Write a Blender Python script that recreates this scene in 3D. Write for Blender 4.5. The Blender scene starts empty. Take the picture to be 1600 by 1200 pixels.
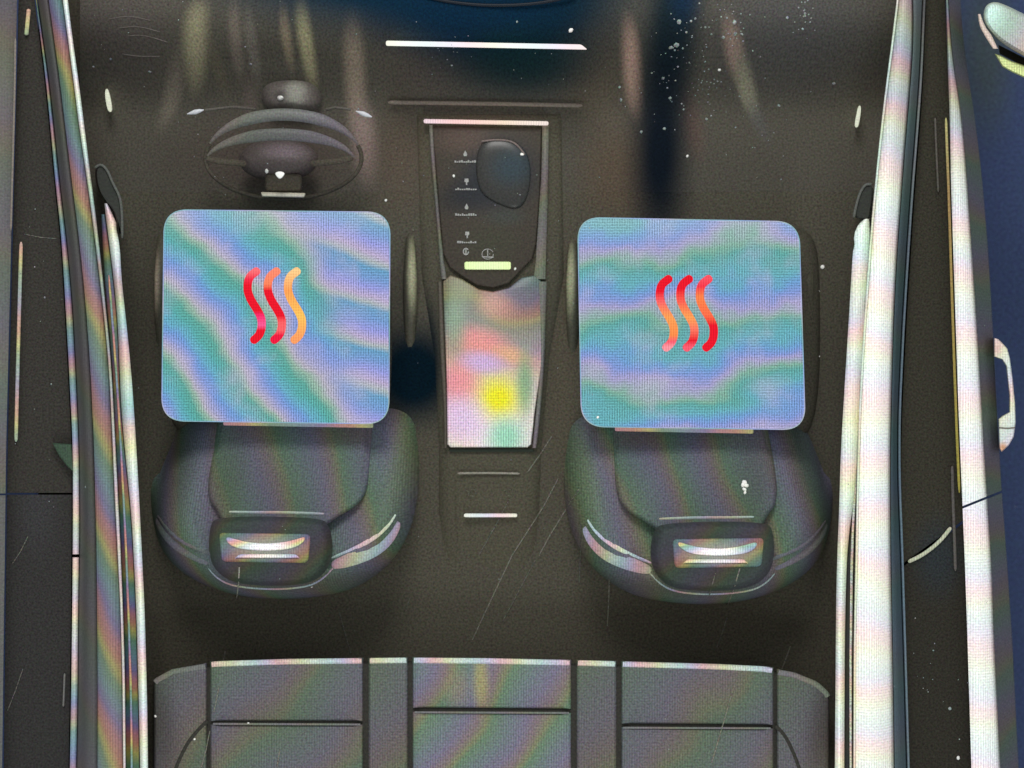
import bpy, bmesh, math, random
from mathutils import Vector, Matrix
random.seed(7)
SC = bpy.context.scene
C = SC.collection

# ------------------------------------------------------------------ camera, light, exposure
K = 0.0013            # metres per photo pixel at the reference height
ZREF, HC = 0.60, 3.60
cam_d = bpy.data.cameras.new('camera'); cam = bpy.data.objects.new('camera', cam_d); C.objects.link(cam)
cam.location = (0, 0, HC); cam.rotation_euler = (0, 0, 0)
cam_d.sensor_width = 36; cam_d.lens = 36 * (HC - ZREF) / (1600 * K)
cam_d.clip_start = 0.05; cam_d.clip_end = 200
cam_d.dof.use_dof = True; cam_d.dof.focus_distance = HC - 0.56; cam_d.dof.aperture_fstop = 1.6
SC.camera = cam
w = bpy.data.worlds.new('World'); SC.world = w; w.use_nodes = True
bg = w.node_tree.nodes['Background']; bg.inputs[0].default_value = (0.97, 1.0, 1.0, 1); bg.inputs[1].default_value = 0.66
def lamp(name, loc, target, size, power, col):
    d = bpy.data.lights.new(name, 'AREA'); d.size = size; d.energy = power; d.color = col
    o = bpy.data.objects.new(name, d); C.objects.link(o); o.location = loc
    o.rotation_euler = (Vector(target) - Vector(loc)).to_track_quat('-Z', 'Y').to_euler()
lamp('front_lamp', (-0.2, 2.6, 3.4), (0, -0.2, 0.5), 1.2, 75, (1.0, 0.98, 0.95))
lamp('rear_fill', (0.4, -2.6, 3.6), (0, -0.4, 0.5), 1.0, 26, (0.96, 1.0, 1.0))  # added weak fill from behind, no such source in view
vs = SC.view_settings
vs.view_transform = 'Standard'; vs.look = 'None'; vs.exposure = 0; vs.gamma = 1; vs.use_curve_mapping = False

# ------------------------------------------------------------------ helpers
def lin(r, g, b):
    f = lambda v: (v/255/12.92) if v/255 <= 0.04045 else ((v/255+0.055)/1.055)**2.4
    return (f(r), f(g), f(b), 1)
def sc(z): return K * (HC - z) / (HC - ZREF)
def W(px, py, z): s = sc(z); return Vector(((px-800)*s, (600-py)*s, z))

def tag(o, label=None, cat=None, group=None, kind=None):
    if label: o['label'] = label
    if cat: o['category'] = cat
    if group: o['group'] = group
    if kind: o['kind'] = kind
    return o
def thing(name, px, py, z, label, cat, group=None):
    o = bpy.data.objects.new(name, None); C.objects.link(o); o.location = W(px, py, z)
    o.empty_display_size = 0.05
    return tag(o, label, cat, group)
def build(name, bm, mat, parent=None, smooth=True, bevel=0.0, base=None):
    off = parent_loc(parent) if parent else (Vector(base) if base is not None else Vector((0, 0, 0)))
    for v in bm.verts: v.co -= off
    bmesh.ops.recalc_face_normals(bm, faces=bm.faces)
    me = bpy.data.meshes.new(name); bm.to_mesh(me); bm.free()
    if smooth:
        me.polygons.foreach_set('use_smooth', [True]*len(me.polygons))
        me.set_sharp_from_angle(angle=math.radians(50))
    me.materials.append(mat)
    o = bpy.data.objects.new(name, me); C.objects.link(o)
    if parent: o.parent = parent
    else: o.location = off
    if bevel:
        m = o.modifiers.new('bevel', 'BEVEL'); m.width = bevel; m.segments = 3; m.limit_method = 'ANGLE'; m.angle_limit = math.radians(45)
    return o
def parent_loc(p):
    v = Vector((0, 0, 0))
    while p: v += p.location; p = p.parent
    return v

# ---- node helper
class N:
    def __init__(s, m): s.t = m.node_tree; s.t.nodes.clear()
    def n(s, typ, ins=None, **kw):
        nd = s.t.nodes.new(typ)
        for k, v in kw.items(): setattr(nd, k, v)
        for k, v in (ins or {}).items():
            if isinstance(v, bpy.types.NodeSocket): s.t.links.new(v, nd.inputs[k])
            else: nd.inputs[k].default_value = v
        return nd
    def math(s, op, a, b=0.0, c=0.0, clamp=False):
        return s.n('ShaderNodeMath', {0: a, 1: b, 2: c}, operation=op, use_clamp=clamp).outputs[0]
    def vm(s, op, a, b=None):
        nd = s.n('ShaderNodeVectorMath', {0: a}, operation=op)
        if b is not None:
            if isinstance(b, bpy.types.NodeSocket): s.t.links.new(b, nd.inputs[1])
            else: nd.inputs[1].default_value = b
        return nd.outputs['Value'] if op in ('LENGTH', 'DOT_PRODUCT') else nd.outputs[0]
    def mix(s, f, a, b, blend='MIX'):
        nd = s.n('ShaderNodeMix', data_type='RGBA', blend_type=blend)
        for k, v in ((0, f), (6, a), (7, b)):
            if isinstance(v, bpy.types.NodeSocket): s.t.links.new(v, nd.inputs[k])
            else: nd.inputs[k].default_value = v
        return nd.outputs[2]
    def ramp(s, f, stops):
        nd = s.n('ShaderNodeValToRGB', {0: f}); cr = nd.color_ramp
        cr.elements[0].position, cr.elements[0].color = stops[0]
        cr.elements[1].position, cr.elements[1].color = stops[-1]
        for p, c in stops[1:-1]:
            e = cr.elements.new(p); e.color = c
        return nd.outputs[0]
    def sstep(s, v, a, b, t0=0.0, t1=1.0):
        return s.n('ShaderNodeMapRange', {'Value': v, 'From Min': a, 'From Max': b, 'To Min': t0, 'To Max': t1}, interpolation_type='SMOOTHSTEP').outputs[0]

TILE_RAMP = [(0, lin(78,160,136)), (.14, lin(72,164,156)), (.30, lin(92,166,190)), (.44, lin(104,146,210)), (.56, lin(132,146,214)), (.68, lin(168,158,202)), (.78, lin(186,172,186)), (.88, lin(150,178,150)), (1, lin(78,160,136))]
WARM_RAMP = [(0, lin(232,255,236)), (.2, lin(196,238,240)), (.38, lin(214,208,250)), (.55, lin(255,192,204)), (.7, lin(255,214,196)), (.85, lin(238,248,186)), (1, lin(232,255,236))]
SEAT_RAMP = [(0, lin(92,126,96)), (.3, lin(100,116,124)), (.55, lin(112,106,134)), (.75, lin(124,106,112)), (.9, lin(120,124,88)), (1, lin(92,126,96))]
VIV_RAMP = [(0, lin(120,190,140)), (.2, lin(120,190,205)), (.4, lin(150,140,220)), (.56, lin(240,150,170)), (.72, lin(255,170,130)), (.86, lin(240,235,110)), (1, lin(120,190,140))]

def mat(name, base=(80,76,66), off=None, z=0.5, blobs=(), moire=None, stripe=0.0, grain=0.16, rough=0.55, metallic=0.0, spec=0.25, emit=None, coat=0.0, bump=0.0, grey=None):
    """base colour in sRGB; moire = (strength, ramp, ax, ay, warp, warpscale, phase) laid out on the object itself"""
    m = bpy.data.materials.new(name); m.use_nodes = True; n = N(m)
    tc = n.n('ShaderNodeTexCoord').outputs['Object']
    s = sc(z); off = off or Vector((0, 0, 0))
    p = n.vm('ADD', tc, tuple(off))
    p = n.vm('MULTIPLY', p, (1/s, -1/s, 1/s)); p = n.vm('ADD', p, (800, 600, 0))   # surface position in photo pixel units
    sep = n.n('ShaderNodeSeparateXYZ', {0: p}); X, Y = sep.outputs[0], sep.outputs[1]
    flat = n.n('ShaderNodeCombineXYZ', {0: X, 1: Y}).outputs[0]
    col = n.n('ShaderNodeRGB'); col.outputs[0].default_value = lin(*base); col = col.outputs[0]
    if grey:   # gradient along the length of a part: list of (py, colour)
        f = n.n('ShaderNodeMapRange', {'Value': Y, 'From Min': grey[0][0], 'From Max': grey[-1][0]}).outputs[0]
        a, b = grey[0][0], grey[-1][0]
        col = n.ramp(f, [((y-a)/(b-a), lin(*cc)) for y, cc in grey])
    if moire:
        st, ramp, ax, ay, warp, wsc, ph = moire
        nz = n.n('ShaderNodeTexNoise', {'Vector': n.vm('ADD', flat, (ph*517, ph*93, 0)), 'Scale': wsc, 'Detail': 1.0}).outputs[0]
        t = n.math('MULTIPLY', X, ax); t = n.math('MULTIPLY_ADD', Y, ay, t); t = n.math('MULTIPLY_ADD', nz, warp, t); t = n.math('ADD', t, ph + 40)
        t = n.math('FRACT', t)
        mc = n.ramp(t, ramp)
        col = n.mix(st, col, mc) if st <= 1 else n.mix(st-1, col, mc, 'MULTIPLY')
    for (bx, by, rx, ry, ang, bc, bs, *hd) in blobs:
        q = n.vm('SUBTRACT', flat, (bx, by, 0))
        r = n.n('ShaderNodeVectorRotate', {'Vector': q, 'Angle': math.radians(ang)}, rotation_type='Z_AXIS').outputs[0]
        d = n.vm('LENGTH', n.vm('MULTIPLY', r, (1/rx, 1/ry, 0)))
        k = n.sstep(d, hd[0] if hd else 0.15, 1.15, bs, 0.0)
        col = n.mix(k, col, lin(*bc))
    if stripe:
        sx = n.math('SINE', n.math('MULTIPLY', X, 2*math.pi/3.9)); sy = n.math('SINE', n.math('MULTIPLY', Y, 2*math.pi/4.3))
        sel = n.n('ShaderNodeTexNoise', {'Vector': flat, 'Scale': 0.018, 'Detail': 1.0}).outputs[0]
        sel = n.sstep(sel, 0.4, 0.6)
        f1 = n.math('MULTIPLY', sx, n.math('MULTIPLY_ADD', sel, 0.7*stripe, 0.5*stripe))
        f2 = n.math('MULTIPLY', sy, n.math('MULTIPLY_ADD', sel, -0.5*stripe, 0.6*stripe))
        f = n.math('ADD', n.math('ADD', f1, f2), 1.0)
        col = n.mix(1.0, col, n.n('ShaderNodeCombineColor', {0: f, 1: f, 2: f}).outputs[0], 'MULTIPLY')
    if grain:
        g = n.n('ShaderNodeTexNoise', {'Vector': flat, 'Scale': 0.36, 'Detail': 2.0, 'Roughness': 0.7}).outputs['Color']
        g = n.vm('SUBTRACT', g, (0.5, 0.5, 0.5)); g = n.vm('MULTIPLY', g, (grain*9,)*3)
        g2 = n.n('ShaderNodeTexNoise', {'Vector': flat, 'Scale': 0.3, 'Detail': 2.0}, ).outputs[0]
        g2 = n.math('MULTIPLY_ADD', g2, grain*10, 1-grain*5)
        g = n.vm('ADD', g, (0, 0, 0)); g = n.vm('MULTIPLY', g, (0.6, 0.6, 0.6))
        gv = n.n('ShaderNodeCombineXYZ', {0: g2, 1: g2, 2: g2}).outputs[0]
        col = n.mix(1.0, col, n.vm('ADD', g, gv), 'MULTIPLY')
    ins = {'Roughness': rough, 'Metallic': metallic, 'Specular IOR Level': spec, 'Coat Weight': coat}
    b = n.n('ShaderNodeBsdfPrincipled', ins)
    if emit:
        b.inputs['Base Color'].default_value = (0.01, 0.01, 0.01, 1)
        n.t.links.new(col, b.inputs['Emission Color']); b.inputs['Emission Strength'].default_value = emit
    else: n.t.links.new(col, b.inputs['Base Color'])
    if bump:
        bn = n.n('ShaderNodeTexNoise', {'Vector': flat, 'Scale': 0.15, 'Detail': 3.0}).outputs[0]
        n.t.links.new(n.n('ShaderNodeBump', {'Height': bn, 'Strength': bump, 'Distance': 0.002}).outputs[0], b.inputs['Normal'])
    n.t.links.new(b.outputs[0], n.n('ShaderNodeOutputMaterial').inputs[0])
    return m

# ---- shapes
def interp(pts, t):
    if t <= pts[0][0]: return pts[0][1]
    for (a, va), (b, vb) in zip(pts, pts[1:]):
        if t <= b: return va + (vb-va)*(t-a)/(b-a)
    return pts[-1][1]
def sm(pts, t, r=35):
    return sum(interp(pts, t+o) for o in (-r, -r/2, 0, r/2, r))/5 if pts[0][0]+r < t < pts[-1][0]-r else interp(pts, t)
def strip(L, R, ya, yb, z, dome=0.02, thick=0.06, tilt=(0, 0), n=12, power=2.0, cut=None):
    """long band between two edges given as (py, px); domed across, with real sides. cut = (slope) of the end faces"""
    bm = bmesh.new(); rows = []; N_ = max(2, int(abs(yb-ya)/10))
    for i in range(N_+1):
        y = ya + (yb-ya)*i/N_; l, r = sm(L, y), sm(R, y); row = []
        for j in range(n+1):
            u = j/n; h = z + dome*(1-abs(2*u-1)**power) + tilt[0]*(1-u) + tilt[1]*u
            row.append(bm.verts.new(W(l+(r-l)*u, y + (cut*(u-0.5)*(r-l) if cut else 0), h)))
        row.append(bm.verts.new(W(r, y + (cut*.5*(r-l) if cut else 0), z-thick))); row.append(bm.verts.new(W(l, y - (cut*.5*(r-l) if cut else 0), z-thick)))
        rows.append(row)
    m = n+3
    for a, b in zip(rows, rows[1:]):
        for j in range(m): bm.faces.new((a[j], a[(j+1) % m], b[(j+1) % m], b[j]))
    bm.faces.new(rows[0]); bm.faces.new(rows[-1])
    return bm
def prism(pts, z0, z1, rings=((0, 1.0),), R=None):
    """solid over an outline in photo pixels, top rounded by rings (inset px, height fraction)"""
    bm = bmesh.new(); n = len(pts)
    cx = sum(p[0] for p in pts)/n; cy = sum(p[1] for p in pts)/n
    area = sum(pts[i][0]*pts[(i+1) % n][1]-pts[(i+1) % n][0]*pts[i][1] for i in range(n))
    sg = 1 if area > 0 else -1
    nor = []
    for i in range(n):
        a, b = Vector(pts[i-1]), Vector(pts[(i+1) % n]); d = (b-a).normalized(); nor.append(Vector((-d.y, d.x))*sg)
    prev = [bm.verts.new(W(p[0], p[1], z0)) for p in pts]; bm.faces.new(prev)
    for ins, h in rings:
        if R: cur = [bm.verts.new(W(cx+(p[0]-cx)*(1-ins/R), cy+(p[1]-cy)*(1-ins/R), z0+(z1-z0)*h)) for p in pts]
        else: cur = [bm.verts.new(W(p[0]+nor[i].x*ins, p[1]+nor[i].y*ins, z0+(z1-z0)*h)) for i, p in enumerate(pts)]
        for i in range(n): bm.faces.new((prev[i], prev[(i+1) % n], cur[(i+1) % n], cur[i]))
        prev = cur
    bm.faces.new(prev)
    return bm
def rnd(z=8): return [(0, 0.0), (0, 1-.0), ]
def rings(r, n=5, h0=0.0, side=0.6):
    """side wall up to `side` of the height, then a quarter round of inset r"""
    return [(0, side)] + [(r*(1-math.cos(a)), side+(1-side)*math.sin(a)) for a in [math.pi/2*k/n for k in range(1, n+1)]]
def quad_round(tl, tr, br, bl, r, seg=8):
    P = [Vector(p) for p in (tl, tr, br, bl)]; out = []
    for i in range(4):
        p, a, b = P[i], P[i-1], P[(i+1) % 4]
        s = p + (a-p).normalized()*r; e = p + (b-p).normalized()*r
        for k in range(seg+1):
            t = k/seg; q = s*(1-t)**2 + p*2*t*(1-t)*.93 + (s+e)*.5*2*t*(1-t)*.07 + e*t*t; out.append((q.x, q.y))
    return out
def rect(x0, y0, x1, y1, r, seg=6): return quad_round((x0, y0), (x1, y0), (x1, y1), (x0, y1), r, seg)
def smooth_loop(pts, it=2, closed=True):
    for _ in range(it):
        out = []; n = len(pts)
        for i in range(n if closed else n-1):
            a, b = pts[i], pts[(i+1) % n]
            out += [(a[0]*.75+b[0]*.25, a[1]*.75+b[1]*.25), (a[0]*.25+b[0]*.75, a[1]*.25+b[1]*.75)]
        if not closed: out = [pts[0]]+out+[pts[-1]]
        pts = out
    return pts
def tube(path, rad, bm=None, seg=10, flat=1.0):
    """path of world points, rad number or list; flat squashes height"""
    bm = bm or bmesh.new(); rows = []; n = len(path)
    for i, p in enumerate(path):
        d = (path[min(i+1, n-1)] - path[max(i-1, 0)]).normalized()
        sx = d.cross(Vector((0, 0, 1)));
        if sx.length < 1e-4: sx = Vector((1, 0, 0))
        sx.normalize(); up = sx.cross(d).normalized(); r = rad[i] if isinstance(rad, (list, tuple)) else rad
        rows.append([bm.verts.new(p + sx*r*math.cos(a) + up*r*flat*math.sin(a)) for a in [2*math.pi*k/seg for k in range(seg)]])
    for a, b in zip(rows, rows[1:]):
        for j in range(seg): bm.faces.new((a[j], a[(j+1) % seg], b[(j+1) % seg], b[j]))
    bm.faces.new(rows[0]); bm.faces.new(rows[-1][::-1])
    return bm
def ptube(pts, z, rpx, flat=1.0, seg=10, smooth=2, ends=True):
    """tube through photo points (px,py) or (px,py,z)"""
    pts = [(p[0], p[1]) if len(p) == 2 else p for p in pts]
    q = smooth_loop([(p[0], p[1]) for p in pts], smooth, False) if smooth else pts
    path = [W(p[0], p[1], z) for p in q]; s = sc(z); n = len(path)
    rad = [rpx*s*(1 if not ends else min(1, 0.35+1.3*min(i, n-1-i)/max(1, n*0.12))) for i in range(n)]
    return tube(path, rad, flat=flat, seg=seg)
def dome(cx, cy, rx, ry, z, h, seg=28, n=6):
    pts = [(cx+rx*math.cos(2*math.pi*k/seg), cy+ry*math.sin(2*math.pi*k/seg)) for k in range(seg)]
    bm = bmesh.new(); prev = [bm.verts.new(W(p[0], p[1], z)) for p in pts]; bm.faces.new(prev)
    for k in range(1, n):
        a = math.pi/2*k/n
        cur = [bm.verts.new(W(cx+(p[0]-cx)*math.cos(a), cy+(p[1]-cy)*math.cos(a), z+h*math.sin(a))) for p in pts]
        for i in range(seg): bm.faces.new((prev[i], prev[(i+1) % seg], cur[(i+1) % seg], cur[i]))
        prev = cur
    t = bm.verts.new(W(cx, cy, z+h))
    for i in range(seg): bm.faces.new((prev[i], prev[(i+1) % seg], t))
    return bm
def field(x0, y0, x1, y1, nx, ny, zf, zb):
    bm = bmesh.new(); g = []
    for j in range(ny+1):
        y = y0+(y1-y0)*j/ny; g.append([bm.verts.new(W(x0+(x1-x0)*i/nx, y, zf(x0+(x1-x0)*i/nx, y))) for i in range(nx+1)])
    for j in range(ny):
        for i in range(nx): bm.faces.new((g[j][i], g[j][i+1], g[j+1][i+1], g[j+1][i]))
    rim = [g[0][i] for i in range(nx+1)] + [g[j][nx] for j in range(1, ny+1)] + [g[ny][i] for i in range(nx-1, -1, -1)] + [g[j][0] for j in range(ny-1, 0, -1)]
    low = [bm.verts.new((v.co.x, v.co.y, zb)) for v in rim]; n = len(rim)
    for i in range(n): bm.faces.new((rim[i], low[i], low[(i+1) % n], rim[(i+1) % n]))
    bm.faces.new(low)
    return bm
DRAPED = []
def drape(name, pts, rpx, mat, parent, ends=.25, flat=.6):
    DRAPED.append((name, pts, rpx, mat, parent, ends, flat))
def sst(a, b, x):
    t = max(0, min(1, (x-a)/(b-a))); return t*t*(3-2*t)

# ------------------------------------------------------------------ the setting
NAVY = (4, 28, 50)
REFLECTION_TINTS = [  # windscreen glints and navy reflections painted into the surface colours, with brown tints
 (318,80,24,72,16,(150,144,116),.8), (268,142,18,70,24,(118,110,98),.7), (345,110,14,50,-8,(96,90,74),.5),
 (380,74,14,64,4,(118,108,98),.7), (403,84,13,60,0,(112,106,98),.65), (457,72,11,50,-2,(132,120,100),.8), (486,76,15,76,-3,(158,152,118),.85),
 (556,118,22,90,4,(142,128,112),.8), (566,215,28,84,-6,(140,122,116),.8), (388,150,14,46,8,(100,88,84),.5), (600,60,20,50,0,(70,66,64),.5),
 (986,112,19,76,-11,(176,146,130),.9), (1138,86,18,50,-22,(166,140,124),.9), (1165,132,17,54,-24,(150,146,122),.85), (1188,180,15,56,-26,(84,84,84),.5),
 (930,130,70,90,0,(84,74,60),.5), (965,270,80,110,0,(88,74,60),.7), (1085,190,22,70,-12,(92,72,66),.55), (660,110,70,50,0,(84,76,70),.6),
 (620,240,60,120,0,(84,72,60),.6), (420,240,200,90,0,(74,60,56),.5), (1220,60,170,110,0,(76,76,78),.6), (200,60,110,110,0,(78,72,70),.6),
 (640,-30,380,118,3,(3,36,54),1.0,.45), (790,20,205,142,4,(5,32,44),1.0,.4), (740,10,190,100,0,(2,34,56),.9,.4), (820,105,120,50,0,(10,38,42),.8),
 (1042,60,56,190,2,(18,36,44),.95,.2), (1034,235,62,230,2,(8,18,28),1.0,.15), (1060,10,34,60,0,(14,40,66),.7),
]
REFLECTION_TINTS = [b[:4]+(-b[4],)+b[5:] for b in REFLECTION_TINTS]
FLOORB = [(645,585,90,96,0,(4,22,32),1.0,.35), (230,560,60,200,0,(58,54,46),.5), (1080,960,250,80,0,(64,58,48),.4), (560,720,120,80,0,(70,56,50),.3), (880,560,60,260,0,(84,76,62),.5)]  # first blob paints the dark footwell recess into the carpet colour
m_floor = mat('cabin_carpet', (78,75,65), z=0.36, blobs=REFLECTION_TINTS+FLOORB, rough=.9, spec=.05, grain=.17)
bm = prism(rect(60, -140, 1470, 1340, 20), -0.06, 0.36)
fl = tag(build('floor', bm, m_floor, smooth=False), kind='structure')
m_ground = mat('ground_navy', (58,70,102), z=-0.3, blobs=[(1540,80,60,170,0,(62,72,76),.9)], rough=.9, spec=.05, grain=.16)
bm = bmesh.new()
for p in ((-9,-9),(9,-9),(9,9),(-9,9)): bm.verts.new((p[0], p[1], -0.3))
bm.faces.new(bm.verts)
tag(build('ground', bm, m_ground, smooth=False), kind='structure')

# ------------------------------------------------------------------ dashboard
DZ = 0.62
d = thing('dashboard', 700, 60, 0.1, 'dark dashboard with a painted navy reflection, long white light bar and painted windscreen glints', 'dashboard')
o_ = parent_loc(d)
md = mat('dash_pad', (78,75,67), o_, 0.40, REFLECTION_TINTS, rough=.8, spec=.08, grain=.15)
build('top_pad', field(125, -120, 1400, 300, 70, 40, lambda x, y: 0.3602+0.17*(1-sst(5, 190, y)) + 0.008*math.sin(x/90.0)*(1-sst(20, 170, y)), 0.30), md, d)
mb = mat('lit_bar', (252,250,250), o_, DZ, moire=(.35, WARM_RAMP, .006, 0, .2, .01, .1), grain=.02, emit=1.05)
build('light_bar', prism(quad_round((603,63.5),(908,69.5),(918,77.5),(603,71.5),3,4), 0.50, 0.565, rings(1)), mb, d)
mt = mat('dash_line', (116,106,96), o_, DZ, grain=.12)
build('trim_line', ptube([(606,160),(700,161),(800,162.5),(910,165)], 0.384, 3.2, .6), mt, d)
mdk = mat('display_edge', (6,18,30), o_, DZ, grain=.1, rough=.5)
build('screen_edge', ptube([(660,-6),(700,3),(760,9),(830,7),(880,-2),(900,-10)], 0.540, 2.6), mdk, d)
mtx = mat('dash_wrinkle', (86,80,76), o_, DZ, grain=.12)
for pts in ([(170,30),(200,24),(235,32)],[(185,44),(215,40),(250,50)],[(200,56),(225,54),(262,66)],[(190,84),(215,88),(250,88)]):
    DRAPED.append(('crease', pts, 1.1, mtx, d, .4, .6))

# ------------------------------------------------------------------ steering wheel
sw = thing('steering_unit', 440, 243, 0.45, 'dark steering wheel with grey arched rim, silver lower spoke and two shiny stalks', 'steering wheel')
o_ = parent_loc(sw); ZW = 0.56
m_rimg = mat('rim_grey', (104,98,98), o_, ZW, moire=(.22, SEAT_RAMP, .004, .004, .5, .01, .3), stripe=.05, rough=.5, grain=.12)  # grey upper and dark lower rim paint its lit and unlit halves
m_rimd = mat('rim_dark', (76,71,62), o_, ZW, rough=.8, spec=.1, grain=.16)
m_hub = mat('hub', (78,70,68), o_, ZW, blobs=[(435,225,48,20,0,(104,92,98),.8)], rough=.6, grain=.14)
m_silver = mat('silver', (206,200,180), o_, ZW, rough=.35, grain=.06, spec=.5)
def arc(cx, cy, rx, ry, a0, a1, z0, dz, n=40, off=0):
    out = []
    for i in range(n+1):
        a = math.radians(a0+(a1-a0)*i/n); out.append(W(cx+rx*math.cos(a), cy-ry*math.sin(a), z0+dz*math.sin(a)))
    return out
def taper(n, r, k=.2): return [r*min(1, .15+1.0*min(i, n-1-i)/(n*k)) for i in range(n)]
build('upper_rim', tube(arc(443,247,122,68,18,160,ZW,.07), taper(41, .0125, .35), flat=1.0), m_rimg, sw)
build('inner_rim', tube(arc(438,256,118,46,14,164,ZW-.05,.05), taper(41, .0125, .4), flat=.8), m_rimg, sw)
build('lower_rim', tube(arc(443,247,122,64,160,378,ZW-.09,.03), .0045), m_rimd, sw)
hub = build('hub', dome(435,250,62,34,ZW-.13,.05), m_hub, sw)
for sx in (-1, 1):
    build('spoke', ptube([(435+sx*50,256),(435+sx*95,252),(435+sx*117,246)], ZW-.09, 5, .5), m_rimd, sw)
build('silver_spoke', prism(quad_round((407,300),(478,301.5),(476,309),(409,307.5),3,4), ZW-.10, ZW-.065, rings(2)), m_silver, sw)
build('lower_spoke', prism(rect(414,272,472,300,8), ZW-.12, ZW-.085, rings(4)), m_rimd, sw)
bd = prism(smooth_loop([(424,266),(430,264),(442,264),(449,267),(443,272),(438,279),(433,275),(430,270)], 1), ZW-.03, ZW-.015, rings(1))
build('badge', prism(smooth_loop([(429,270),(437,267),(446,270),(442,277),(437,280),(432,276)], 1), ZW-.03, ZW-.01, rings(1)), mat('badge_bright', (240,240,236), o_, ZW, grain=.04, rough=.3), sw)
bd.free()
cc = mat('column_shell', (92,86,82), o_, 0.42, blobs=[(462,144,22,30,0,(134,134,124),.9),(438,150,12,12,0,(60,56,54),.8)], stripe=.05, rough=.6, grain=.12)
col = build('column_cover', prism(smooth_loop([(405,136),(425,122),(470,120),(498,130),(506,160),(490,176),(450,168),(412,172)], 3), .36, .425, rings(30, 7, side=.1), R=50), cc, sw)
build('button', dome(438,153,5,4,.424,.012,16,4), mat('button_pale', (214,212,210), o_, .76, grain=.05, rough=.3), col)
for i, (x, y, a) in enumerate(((305,175,14),(568,178,-20))):
    dx = 1 if i == 0 else -1
    m1 = mat('stalk_arm_mat', (82,78,72), o_, .74, grain=.12)
    st = build('stalk', tube([W(x+dx*16, y-3, .56), W(x+dx*60, y-8, .56), W(x+dx*95, y-4, .59)] if i == 0 else [W(x-20, y-7, .56), W(x-45, y-10, .56), W(x-60, y-6, .59)], .003), m1, sw)
    m2 = mat('stalk_tip_mat', (190,192,198), o_, .74, grain=.06, rough=.3)
    ca, sa = math.cos(math.radians(a)), math.sin(math.radians(a))
    build('tip', tube([W(x-13*ca, y+13*sa, .56), W(x-6*ca, y+6*sa, .56), W(x, y, .56), W(x+7*ca, y-7*sa, .56), W(x+14*ca, y-14*sa, .56)], [.0008,.0035,.0052,.004,.001]), m2, st)

# ------------------------------------------------------------------ centre console
con = thing('centre_console', 765, 560, .02, 'dark centre console with gear panel and an iridescent pale panel between the front seats', 'console')
o_ = parent_loc(con); CZ = .374
CB = [(660,570,34,120,0,(8,26,36),1.0,.4)]+[b for b in REFLECTION_TINTS if b[5][0] > 30 and abs(b[0]-765) < 240 and b[1] > 100]  # dark blob paints the gap's shade; painted reflections carry on over the console
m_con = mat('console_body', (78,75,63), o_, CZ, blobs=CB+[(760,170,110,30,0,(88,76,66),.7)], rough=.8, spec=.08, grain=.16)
bmc = prism([(648,175),(880,175),(885,430),(862,560),(850,700),(846,800),(846,860),(842,915),(838,950),(820,966),(765,970),(710,966),(692,950),(688,915),(684,860),(682,800),(682,700),(676,560),(655,430)],   .30, CZ, rings(28, 6, side=.62))
for v in bmc.verts:
    y = 600 - v.co.y/sc(v.co.z)
    v.co.z -= .022*sst(812, 925, y)
build('body', bmc, m_con, con)
gp = [(676,198),(846,200),(844,300),(838,380),(832,405),(812,425),(795,443),(770,450),(745,446),(722,432),(702,418),(692,395),(686,330),(680,260)]
m_gp = mat('gear_glass', (62,56,48), o_, CZ, blobs=[(780,275,80,70,12,(26,36,46),.95),(735,305,70,36,12,(32,36,42),.8),(720,220,60,30,0,(84,68,60),.6),(765,380,60,40,0,(58,60,46),.6),(785,265,34,24,10,(54,66,76),.6),(790,340,44,18,0,(58,66,62),.5)], rough=.45, spec=.2, grain=.15)
gpo = build('gear_panel', prism(gp, CZ+.002, CZ+.012, rings(3, 3, side=.5)), m_gp, con)
m_fr = mat('console_frame', (98,92,82), o_, CZ, stripe=.08, grain=.12, moire=(.25, SEAT_RAMP, .01, .01, .3, .01, .2), grey=[(190,(120,108,98)),(300,(98,90,80)),(440,(112,112,96)),(700,(120,110,110))])
m_fr2 = mat('console_frame_dim', (88,82,72), o_, CZ, stripe=.06, grain=.12)
build('frame', strip([(195,670),(260,674),(330,681),(400,686),(436,690)], [(195,676),(260,680),(330,686),(400,692),(436,698)], 195, 436, CZ+.012, .004, .02, n=6), m_fr, con)
build('frame', strip([(195,847),(260,847),(330,842),(400,838),(436,834)], [(195,858),(260,857),(330,855),(400,853),(436,852)], 195, 436, CZ+.012, .004, .02, n=6), m_fr, con)
m_pb = mat('pink_bar', (250,214,206), o_, CZ, moire=(.3, WARM_RAMP, .004, 0, .3, .01, .6), stripe=.1, grain=.02, emit=1.0)
build('light_bar', prism(quad_round((662,186),(857,189.5),(857,196),(662,192.5),3,4), CZ+.014, CZ+.03, rings(1)), m_pb, con)
m_gb = mat('green_bar', (232,255,176), o_, CZ, blobs=[(762,415,50,30,0,(238,255,205),.5)], stripe=.10, grain=.03, emit=1.0)
build('indicator_bar', prism(rect(726,409,798,421,3,4), CZ+.0125, CZ+.02, rings(1)), m_gb, con)
m_gl = mat('glyph_white', (178,180,176), o_, CZ, grain=.1, emit=.75)
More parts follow.
